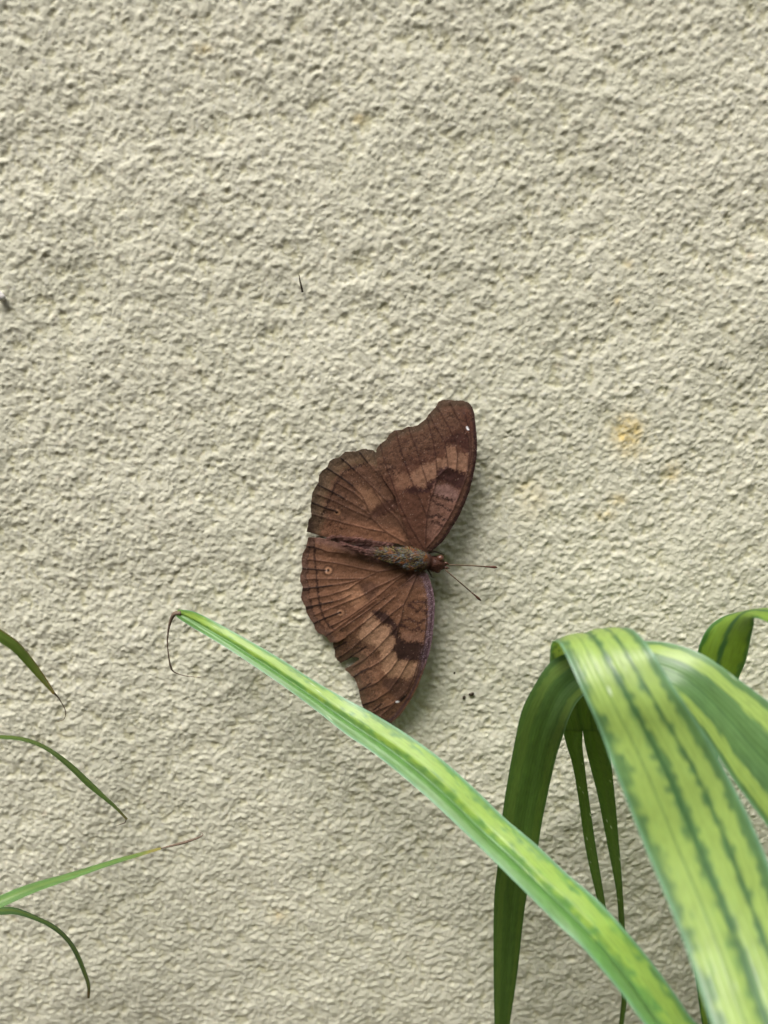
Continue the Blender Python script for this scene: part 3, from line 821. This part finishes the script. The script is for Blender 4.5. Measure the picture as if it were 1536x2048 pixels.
GD, GM, GY_ = (86, 120, 74), (102, 138, 80), (148, 174, 92)
def variegated(lobes, veins, green=GD, yellow=GY_, rim=.05, amount=1.0, teeth=.05, spots=(), seed=0, fade=None, shade_tone=(62, 88, 24)):
    """yellow bands between the veins, their edges broken by dark cross marks"""
    def f(u, s, total):
        n0 = leaf_noise(u + seed, s, 0, 60, 5200); n1 = leaf_noise(u + seed, s, 1, 40, 3800); n2 = leaf_noise(u + seed, s, 2, 60, 2600)
        col = np.tile(s2l(green), (len(u), 1))
        col = lay(col, GM, .45 * smooth(-.4, 1.2, n2))
        comb = leaf_noise(np.floor(u * 7) / 7 + seed, s + .0016 * np.abs(u - .5), 0, 21, 4300)
        for c, w in lobes:
            d = np.abs(u - c) / w
            a = smooth(1.0 + teeth * 5, 1.0 - teeth * 8, d + teeth * 4.0 * (n1 * .35 + comb * 1.0 + n2 * .35))
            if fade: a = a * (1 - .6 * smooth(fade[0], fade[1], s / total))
            col = lay(col, yellow, amount * a * (1 - .25 * smooth(.5, 2, n0)))
        for c, w, a in veins:
            col = lay(col, (58, 96, 58), a * np.exp(-((u - c) / w) ** 2))
        col = lay(col, (116, 158, 128), .8 * smooth(rim, rim * .3, np.minimum(u, 1 - u)))
        if fade: col = lay(col, shade_tone, .75 * smooth(fade[0], fade[1], s / total))  # hanging end painted darker, standing in for the shade on it
        g_ = np.random.default_rng(seed + 90)
        for k in range(26):                                   # dust and dried drops
            cu, cs, r_ = g_.uniform(.02, .98), g_.uniform(0, total), g_.uniform(.00012, .00032)
            col = lay(col, (200, 214, 190), .8 * smooth(r_ * 1.3, r_ * .6, np.hypot((u - cu) * .015, s - cs)))
        for cu, cs, ru, rs in spots:
            q = ((u - cu) / ru) ** 2 + ((s / total - cs) / rs) ** 2
            col = lay(col, (120, 96, 62), .9 * smooth(1.3, .6, q + .3 * n1)); col = lay(col, (64, 36, 20), .8 * np.exp(-((q - 1.1) / .4) ** 2))
        return col * (1 + .06 * n0 + .035 * np.cos(u * 150 + .4 * n1))[:, None]
    return f

PLANT = thing('strap_leaf_plant', 'variegated strap-leaved plant with arching yellow-striped leaves beside the butterfly', 'plant', (.190, -.098, 0))
bx, by = 190, -98
def root(i, w=5):   # leaf bases meet in the crown at the ground
    a = i * 1.05
    return (('w', bx - w + 9 * math.cos(a), by + 7 * math.sin(a), -8), ('w', bx + w + 9 * math.cos(a), by + 7 * math.sin(a), -8))

# A: the broad leaf arching over and down towards the wall, its tip split
A_st = [root(0), (('w', 168, -95, 130), ('w', 190, -92, 130)),
        (('w', 124, -88, 250), ('w', 146, -84, 252)),
        ((1520, 2330, 78), (1790, 2260, 76)), ((1422, 2048, 67), (1652, 2030, 66)), ((1366, 1881, 59.5), (1586, 1860, 58.5)), ((1290, 1696, 52), (1516, 1675, 51.5)), ((1227, 1536, 47.5), (1450, 1539, 47.5)), ((1206, 1476, 45.5), (1405, 1462, 46.5)),
        ((1181, 1417, 44), (1366, 1400, 46)), ((1157, 1365, 42), (1331, 1347, 44)), ((1136, 1319, 39), (1305, 1305, 42)), ((1121, 1290, 36), (1283, 1276, 39)),
        ((1111, 1282, 32), (1262, 1258, 35)), ((1104, 1284, 28), (1240, 1257, 30)), ((1100, 1310, 23), (1222, 1292, 24)), ((1101, 1370, 18), (1214, 1360, 18)), ((1112, 1420, 15), (1211, 1420, 15)), ((1125, 1462, 14), (1212, 1466, 14))]
pa = variegated([(.26, .17), (.585, .085), (.80, .085)], [(.45, .022, .95), (.70, .015, .9), (.27, .009, .6), (.58, .006, .35)], rim=.045, seed=1, fade=(.955, .98))
ribbon('leaf', PLANT, A_st, 560, 64, .0012, pa, M_LEAF, fold=.0006, mid=.45, label='broad yellow-striped leaf arching over at its top')
dk = variegated([(.5, .36)], [(.5, .03, .5)], rim=.02, seed=4, fade=(-2, -1))  # split strips wear the painted shade along their whole length
for pr in ([((1123.5, 1457, 13.9), (1165, 1460, 13.9)), ((1126.5, 1466, 13.7), (1166, 1470, 13.7)), ((1133, 1490, 13.5), (1165, 1490, 13.5)), ((1145, 1530, 13), (1170, 1535, 13)), ((1157, 1599, 12.5), (1180, 1610, 12.5)), ((1171, 1696, 12), (1193, 1700, 12)), ((1192, 1790, 12), (1209, 1795, 12)), ((1214, 1880, 11), (1222, 1880, 11)), ((1228, 1925, 11), (1230, 1926, 11))],
           [((1165, 1460, 13.9), (1211.5, 1460, 13.9)), ((1166.5, 1470, 13.7), (1212.5, 1470, 13.7)), ((1170, 1490, 13.5), (1217, 1490, 13.5)), ((1180, 1530, 13), (1223, 1530, 13)), ((1195, 1590, 12.5), (1230, 1590, 12.5)), ((1216, 1696, 12), (1239, 1696, 12)), ((1233, 1787, 12), (1246, 1787, 12)), ((1238, 1860, 11), (1250, 1860, 11)), ((1243, 1940, 11), (1254, 1940, 11)), ((1243, 2000, 10), (1254, 2000, 10)), ((1236, 2060, 10), (1245, 2060, 10)), ((1225, 2150, 9), (1228, 2150, 9))]):
    ribbon('leaf_tip', PLANT, pr, 180, 14, .0006, dk, M_LEAF)

# B: second leaf, arching under the first and hanging down as a long blade with painted shade
B_st = [root(1), (('w', 196, -90, 150), ('w', 214, -84, 152)), (('w', 186, -76, 270), ('w', 203, -66, 275)),
        ((1800, 2050, 54), (1960, 1890, 52)), ((1640, 1800, 48), (1770, 1620, 46)), ((1536, 1654, 44), (1650, 1490, 42)), ((1470, 1565, 41), (1560, 1420, 39)), ((1405, 1465, 38), (1480, 1361, 36)), ((1345, 1400, 36), (1405, 1309, 33)), ((1290, 1372, 33.5), (1340, 1286, 30)),
        ((1236, 1362, 31), (1272, 1282, 27)), ((1190, 1376, 29), (1200, 1286, 25)), ((1156, 1402, 27), (1145, 1302, 24)), ((1138, 1436, 25), (1101, 1324, 23)), ((1128, 1466, 23), (1069, 1370, 22)), ((1115, 1506, 21), (1044, 1420, 21)),
        ((1106, 1540, 20), (1030, 1480, 20)), ((1098, 1576, 19), (1017, 1550, 19)), ((1084, 1644, 18), (1005, 1626, 18)), ((1070, 1730, 17), (995, 1730, 17)), ((1052, 1800, 16), (988, 1800, 16)), ((1035, 1945, 15), (987, 1940, 15)), ((1019, 2055, 14), (989, 2055, 14)), ((1008, 2170, 13), (992, 2170, 13)), ((1002, 2240, 12), (1000, 2240, 12))]
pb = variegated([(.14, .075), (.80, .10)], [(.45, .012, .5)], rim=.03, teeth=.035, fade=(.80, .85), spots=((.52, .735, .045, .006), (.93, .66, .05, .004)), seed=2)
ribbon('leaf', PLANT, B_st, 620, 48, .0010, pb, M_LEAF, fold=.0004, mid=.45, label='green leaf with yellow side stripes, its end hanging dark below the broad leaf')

# C: leaf bending over at the right, underside towards the camera
C_st = [root(2), (('w', 150, -70, 160), ('w', 164, -62, 160)), (('w', 128, -56, 300), ('w', 140, -46, 302)), (('w', 112, -46, 390), ('w', 122, -34, 396)),
        ((1700, 1330, 38), (1690, 1262, 28)), ((1600, 1272, 34), (1600, 1224, 25)), ((1536, 1243, 31), (1536, 1216, 23)), ((1510, 1236, 29), (1490, 1222, 20)), ((1509, 1248, 26), (1450, 1231, 18)), ((1503, 1271, 23), (1419, 1252, 17)), ((1492, 1322, 20), (1398, 1292, 16)), ((1478, 1356, 18), (1391, 1335, 15)), ((1456, 1440, 16), (1386, 1430, 14)),
        ((1432, 1540, 15), (1382, 1540, 13)), ((1428, 1700, 13), (1378, 1700, 12)), ((1426, 1850, 12), (1381, 1850, 11)), ((1430, 1960, 11), (1391, 1955, 10)), ((1434, 2050, 10), (1404, 2050, 10)), ((1436, 2160, 9), (1424, 2160, 9)), ((1440, 2230, 9), (1438, 2230, 9))]
pc = variegated([(.28, .2), (.74, .16)], [(.52, .05, .8)], green=(62, 104, 44), yellow=(130, 160, 56), rim=.02, amount=.75, teeth=.03, spots=((.16, .512, .10, .0065), (.93, .530, .06, .005)), seed=3)
ribbon('leaf', PLANT, C_st, 420, 36, .0008, pc, M_LEAF, label='leaf bent over sharply with browned nicks on its edges')

# E: the long narrow leaf reaching across below the butterfly
E_st = [root(3), (('w', 168, -108, 120), ('w', 178, -100, 122)), (('w', 122, -102, 225), ('w', 133, -92, 232)), ((1500, 2300, 62), (1640, 2260, 58)), ((1287, 2048, 53), (1391, 2046, 50)), ((1248, 1995, 51), (1350, 1988, 48)), ((1209, 1947, 49), (1307, 1928, 46)), ((1162, 1893, 46.5), (1248, 1858, 44)), ((1112, 1846, 44), (1190, 1795, 41)),
        ((1053, 1787, 41), (1131, 1744, 38)), ((994, 1729, 37.5), (1076, 1692, 35)), ((936, 1672, 34), (1014, 1640, 31.5)), ((866, 1606, 30), (945, 1573, 28)), ((808, 1555, 27), (885, 1520, 25)), ((749, 1508, 24), (815, 1469, 22)), ((690, 1467, 21.5), (745, 1426, 19.5)), ((636, 1424, 19), (685, 1394, 17)),
        ((573, 1377, 16.5), (620, 1356, 15)), ((519, 1340, 14.5), (562, 1318, 13)), ((464, 1303, 12.5), (500, 1282, 11)), ((417, 1274, 10.5), (446, 1252, 9.5)), ((388, 1257, 9.2), (414, 1235, 8.5)), ((369, 1245, 8.6), (391, 1224, 8.2)), ((357, 1237, 8.2), (374, 1220, 8)), ((350, 1230, 8), (357, 1219, 7.8))]
pe = variegated([(.68, .20)], [(.36, .025, .6)], green=(98, 144, 76), rim=.09, teeth=.07, yellow=(146, 178, 82), seed=7)
ribbon('leaf', PLANT, E_st, 560, 36, .0004, pe, M_LEAF, fold=.0016, mid=.38, label='long narrow leaf reaching across in front of the lower wing')
def strand(name, parent, pts, hs, rad, mat, n=40):
    o = tube(name, pts, np.asarray(hs) / 1000, rad, mat, n, 6); adopt(o, parent); return o
strand('dried_tip', PLANT, [(362, 1226), (349, 1228), (340, 1246), (335, 1278), (337, 1310), (343, 1338), (352, 1346), (372, 1352), (402, 1355)], (8, 7.6, 7.2, 6.6, 6.2, 5.8, 5.4, 5.2, 5), (.00045, .00042, .00026, .00013, .00012, .00018, .00010, .00008, .00005), M_DRY, 60)
# unseen leaves added to the crown, below and right of view, blocking side light
g = np.random.default_rng(21)
for k, (ex, ey, ez, w) in enumerate(((300, -60, 260, 9), (330, -190, 240, 9), (250, -250, 300, 8), (120, -50, 150, 7), (320, -120, 330, 9), (60, -70, 130, 6), (215, -40, 330, 8), (150, -40, 430, 8), (175, -75, 470, 9), (140, -25, 380, 8), (230, -90, 420, 9))):
    s0 = root(k + 4)
    st = [s0]
    for f, lift in ((.25, .55), (.5, .92), (.72, 1.05), (.9, .9), (1.0, .7)):
        cx, cy = bx + (ex - bx) * f, by + (ey - by) * f; ww = w * (1.2 if f < .75 else .7 if f < .95 else .1)
        st.append((('w', cx - ww, cy, ez * lift), ('w', cx + ww, cy - 2, ez * lift + 2)))
    ribbon('leaf', PLANT, st, 120, 16, .0012, variegated([(.3, .14), (.7, .12)], [(.5, .03, .6)], seed=10 + k), M_LEAF)

# left plant: fine grassy leaves whose tips reach into view
GRASS = thing('narrow_leaf_plant', 'fine narrow-leaved plant whose arching leaf tips reach over the stucco', 'plant', (-.150, -.060, 0))
def thin_paint(green, tipc, tip_at, rimc=None):
    def f(u, s, total):
        n = leaf_noise(u, s, 1, 30, 3000)
        col = np.tile(s2l(green), (len(u), 1)) * (1 + .10 * n)[:, None]
        col = lay(col, (122, 140, 62), .35 * np.exp(-((u - .5) / .16) ** 2))
        if rimc: col = lay(col, rimc, .7 * smooth(.25, .05, u))
        return lay(col, tipc, smooth(tip_at - .012, tip_at + .012, s / total + .004 * n))
    return f
def thin_leaf(pts, base, paint, extra=(), lean=(0, 0), cup=.0004, hoff=1.0, label=None):
    """pts: centre px, py, width px, h mm along the visible part, from the frame edge to the tip"""
    P = np.array(pts, float)
    tg = np.gradient(P[:, :2], axis=0); tg /= np.linalg.norm(tg, axis=1)[:, None]
    nrm = np.stack([-tg[:, 1], tg[:, 0]], 1)
    st = [(('w', base[0] - 2.2, base[1], -6), ('w', base[0] + 2.2, base[1] - 1, -6))] + list(extra)
    for p, n_ in zip(P, nrm):
        a = p[:2] - n_ * p[2] / 2; b = p[:2] + n_ * p[2] / 2
        st.append(((a[0], a[1], p[3] - hoff), (b[0], b[1], p[3] + hoff)))
    return ribbon('leaf', GRASS, st, 300, 12, cup, paint, M_THIN, label=label)
W2 = lambda x, y, z, w: (('w', x, y - 1, z + w), ('w', x, y + 1, z - w))
thin_leaf([(-60, 1238, 26, 26), (0, 1272, 24, 24), (33, 1295, 22, 22), (62, 1328, 18, 20), (87, 1360, 12, 18), (108, 1387, 5, 16.5)], (-150, -60),
          thin_paint((92, 118, 50), (150, 112, 52), .998, (112, 92, 42)), [W2(-146, -64, 150, 2.5), W2(-134, -58, 330, 2), W2(-112, -42, 436, 1.5)])
strand('dried_tip', GRASS, [(107, 1386), (114, 1392), (124, 1407), (131, 1423), (128, 1438), (113, 1444)], (16.5, 16, 15.5, 15, 14.5, 14), (.00025, .00012, .00008, .00008, .00006, .00004), M_DRY)
thin_leaf([(-60, 1476, 5, 24), (0, 1474, 6, 22), (50, 1479, 7, 20), (91, 1496, 8, 18), (132, 1525, 11, 16), (174, 1564, 12, 14), (207, 1593, 10, 12.5), (232, 1616, 7, 11.5), (253, 1640, 2, 10.5)], (-146, -56),
          thin_paint((84, 112, 56), (120, 104, 70), .997), [W2(-143, -60, 150, 2.2), W2(-128, -52, 310, 1.6), W2(-104, -36, 404, .8)])
strand('dried_tip', GRASS, [(252, 1638), (250, 1645), (240, 1649), (231, 1652)], (10.5, 10.2, 10, 9.8), (.0001, .0001, .00008, .00004), M_DRY, 16)
thin_leaf([(-70, 1838, 26, 33), (0, 1804, 23, 31), (62, 1778, 20, 29), (124, 1758, 16, 27), (186, 1738, 12, 25), (248, 1718, 9, 23), (322, 1697, 4, 21)], (-154, -64),
          thin_paint((92, 128, 72), (150, 134, 74), .995), [W2(-148, -68, 130, 2.6), W2(-126, -62, 270, 2.4)], label='straight pale leaf rising to a withered tip')
strand('dried_tip', GRASS, [(318, 1698), (345, 1691), (372, 1684), (395, 1676), (406, 1670), (404, 1666), (396, 1666)], (21, 20.5, 20, 19.5, 19, 18.8, 18.6), (.0001, .0002, .00026, .00017, .00009, .00006, .00004), M_DRY)
thin_leaf([(-60, 1828, 12, 24), (0, 1822, 15, 22), (30, 1822, 14, 21), (62, 1833, 12, 20), (103, 1852, 9, 18.5), (132, 1877, 9, 17), (153, 1908, 11, 16), (168, 1945, 9, 15), (177, 1975, 7, 14), (176, 1997, 2, 13.5)], (-150, -52),
          thin_paint((66, 96, 54), (92, 64, 40), .993), [W2(-146, -56, 130, 2.2), W2(-122, -48, 270, 1.8)], label='dark leaf curling over to a brown point')
for k, (ex, ey, ez) in enumerate(((-260, -40, 280), (-230, -150, 300), (-120, -130, 240), (-200, -90, 340), (-80, -40, 190), (-290, -110, 220))):  # unseen leaves added to fill the plant and block light low down
    st = [(('w', -152 + 3 * math.cos(k), -60 + 4 * math.sin(k), -6), ('w', -148 + 3 * math.cos(k), -61 + 4 * math.sin(k), -6))]
    for f, lift, ww in ((.2, .55, 2.4), (.45, .92, 2.2), (.7, 1.05, 1.8), (.9, .9, 1.0), (1.0, .72, .2)):
        st.append((('w', -150 + (ex + 150) * f - ww, -60 + (ey + 60) * f, ez * lift), ('w', -150 + (ex + 150) * f + ww, -60 + (ey + 60) * f - 1, ez * lift + 1)))
    ribbon('leaf', GRASS, st, 80, 8, .0005, thin_paint((76, 108, 52), (110, 84, 50), .97), M_THIN)

# ------------------------------------------------------------------ small things on the wall
sl = tube('splinter', [(598, 549), (600, 562), (603, 574), (605, 584)], (.0010, .0009, .0008, .0005), (.00007, .00014, .00018, .00022), M_DARK, 16, 7)
tag(sl, 'thin dark splinter stuck upright in the stucco', 'splinter')
def speck(name, label, cat, px, py, r, mat, sq=(1, 1, 1), seed=0, group=None, lift=0):
    o = ball(name, px, py, wall_h(px, py) + r * .35 + lift, r, mat, sq, 14, 9, .16, seed)
    tag(o, label, cat, group); return o
tr = ball('crumb', 943, 1388, wall_h(943, 1388) + .0003, .00046, M_DARK, (1.1, .7, .9), 14, 9, .2, 3)
tag(tr, 'larger dark brown crumb on the stucco below the butterfly', 'crumb')
speck('crumb', 'small dark crumb beside the larger brown crumb', 'crumb', 928, 1395, .00034, M_DARK, (.9, .7, 1.1), 4)
speck('crumb', 'tiny black speck on the stucco beside the torn lower wing', 'crumb', 909, 1346, .00022, M_DARK, (1, .7, 1), 5)
speck('grit_chip', 'pale grey grit chip standing proud of the stucco', 'grit', 1, 592, .0008, M_GRIT, (1, .9, 1.1), 6, lift=.0004)
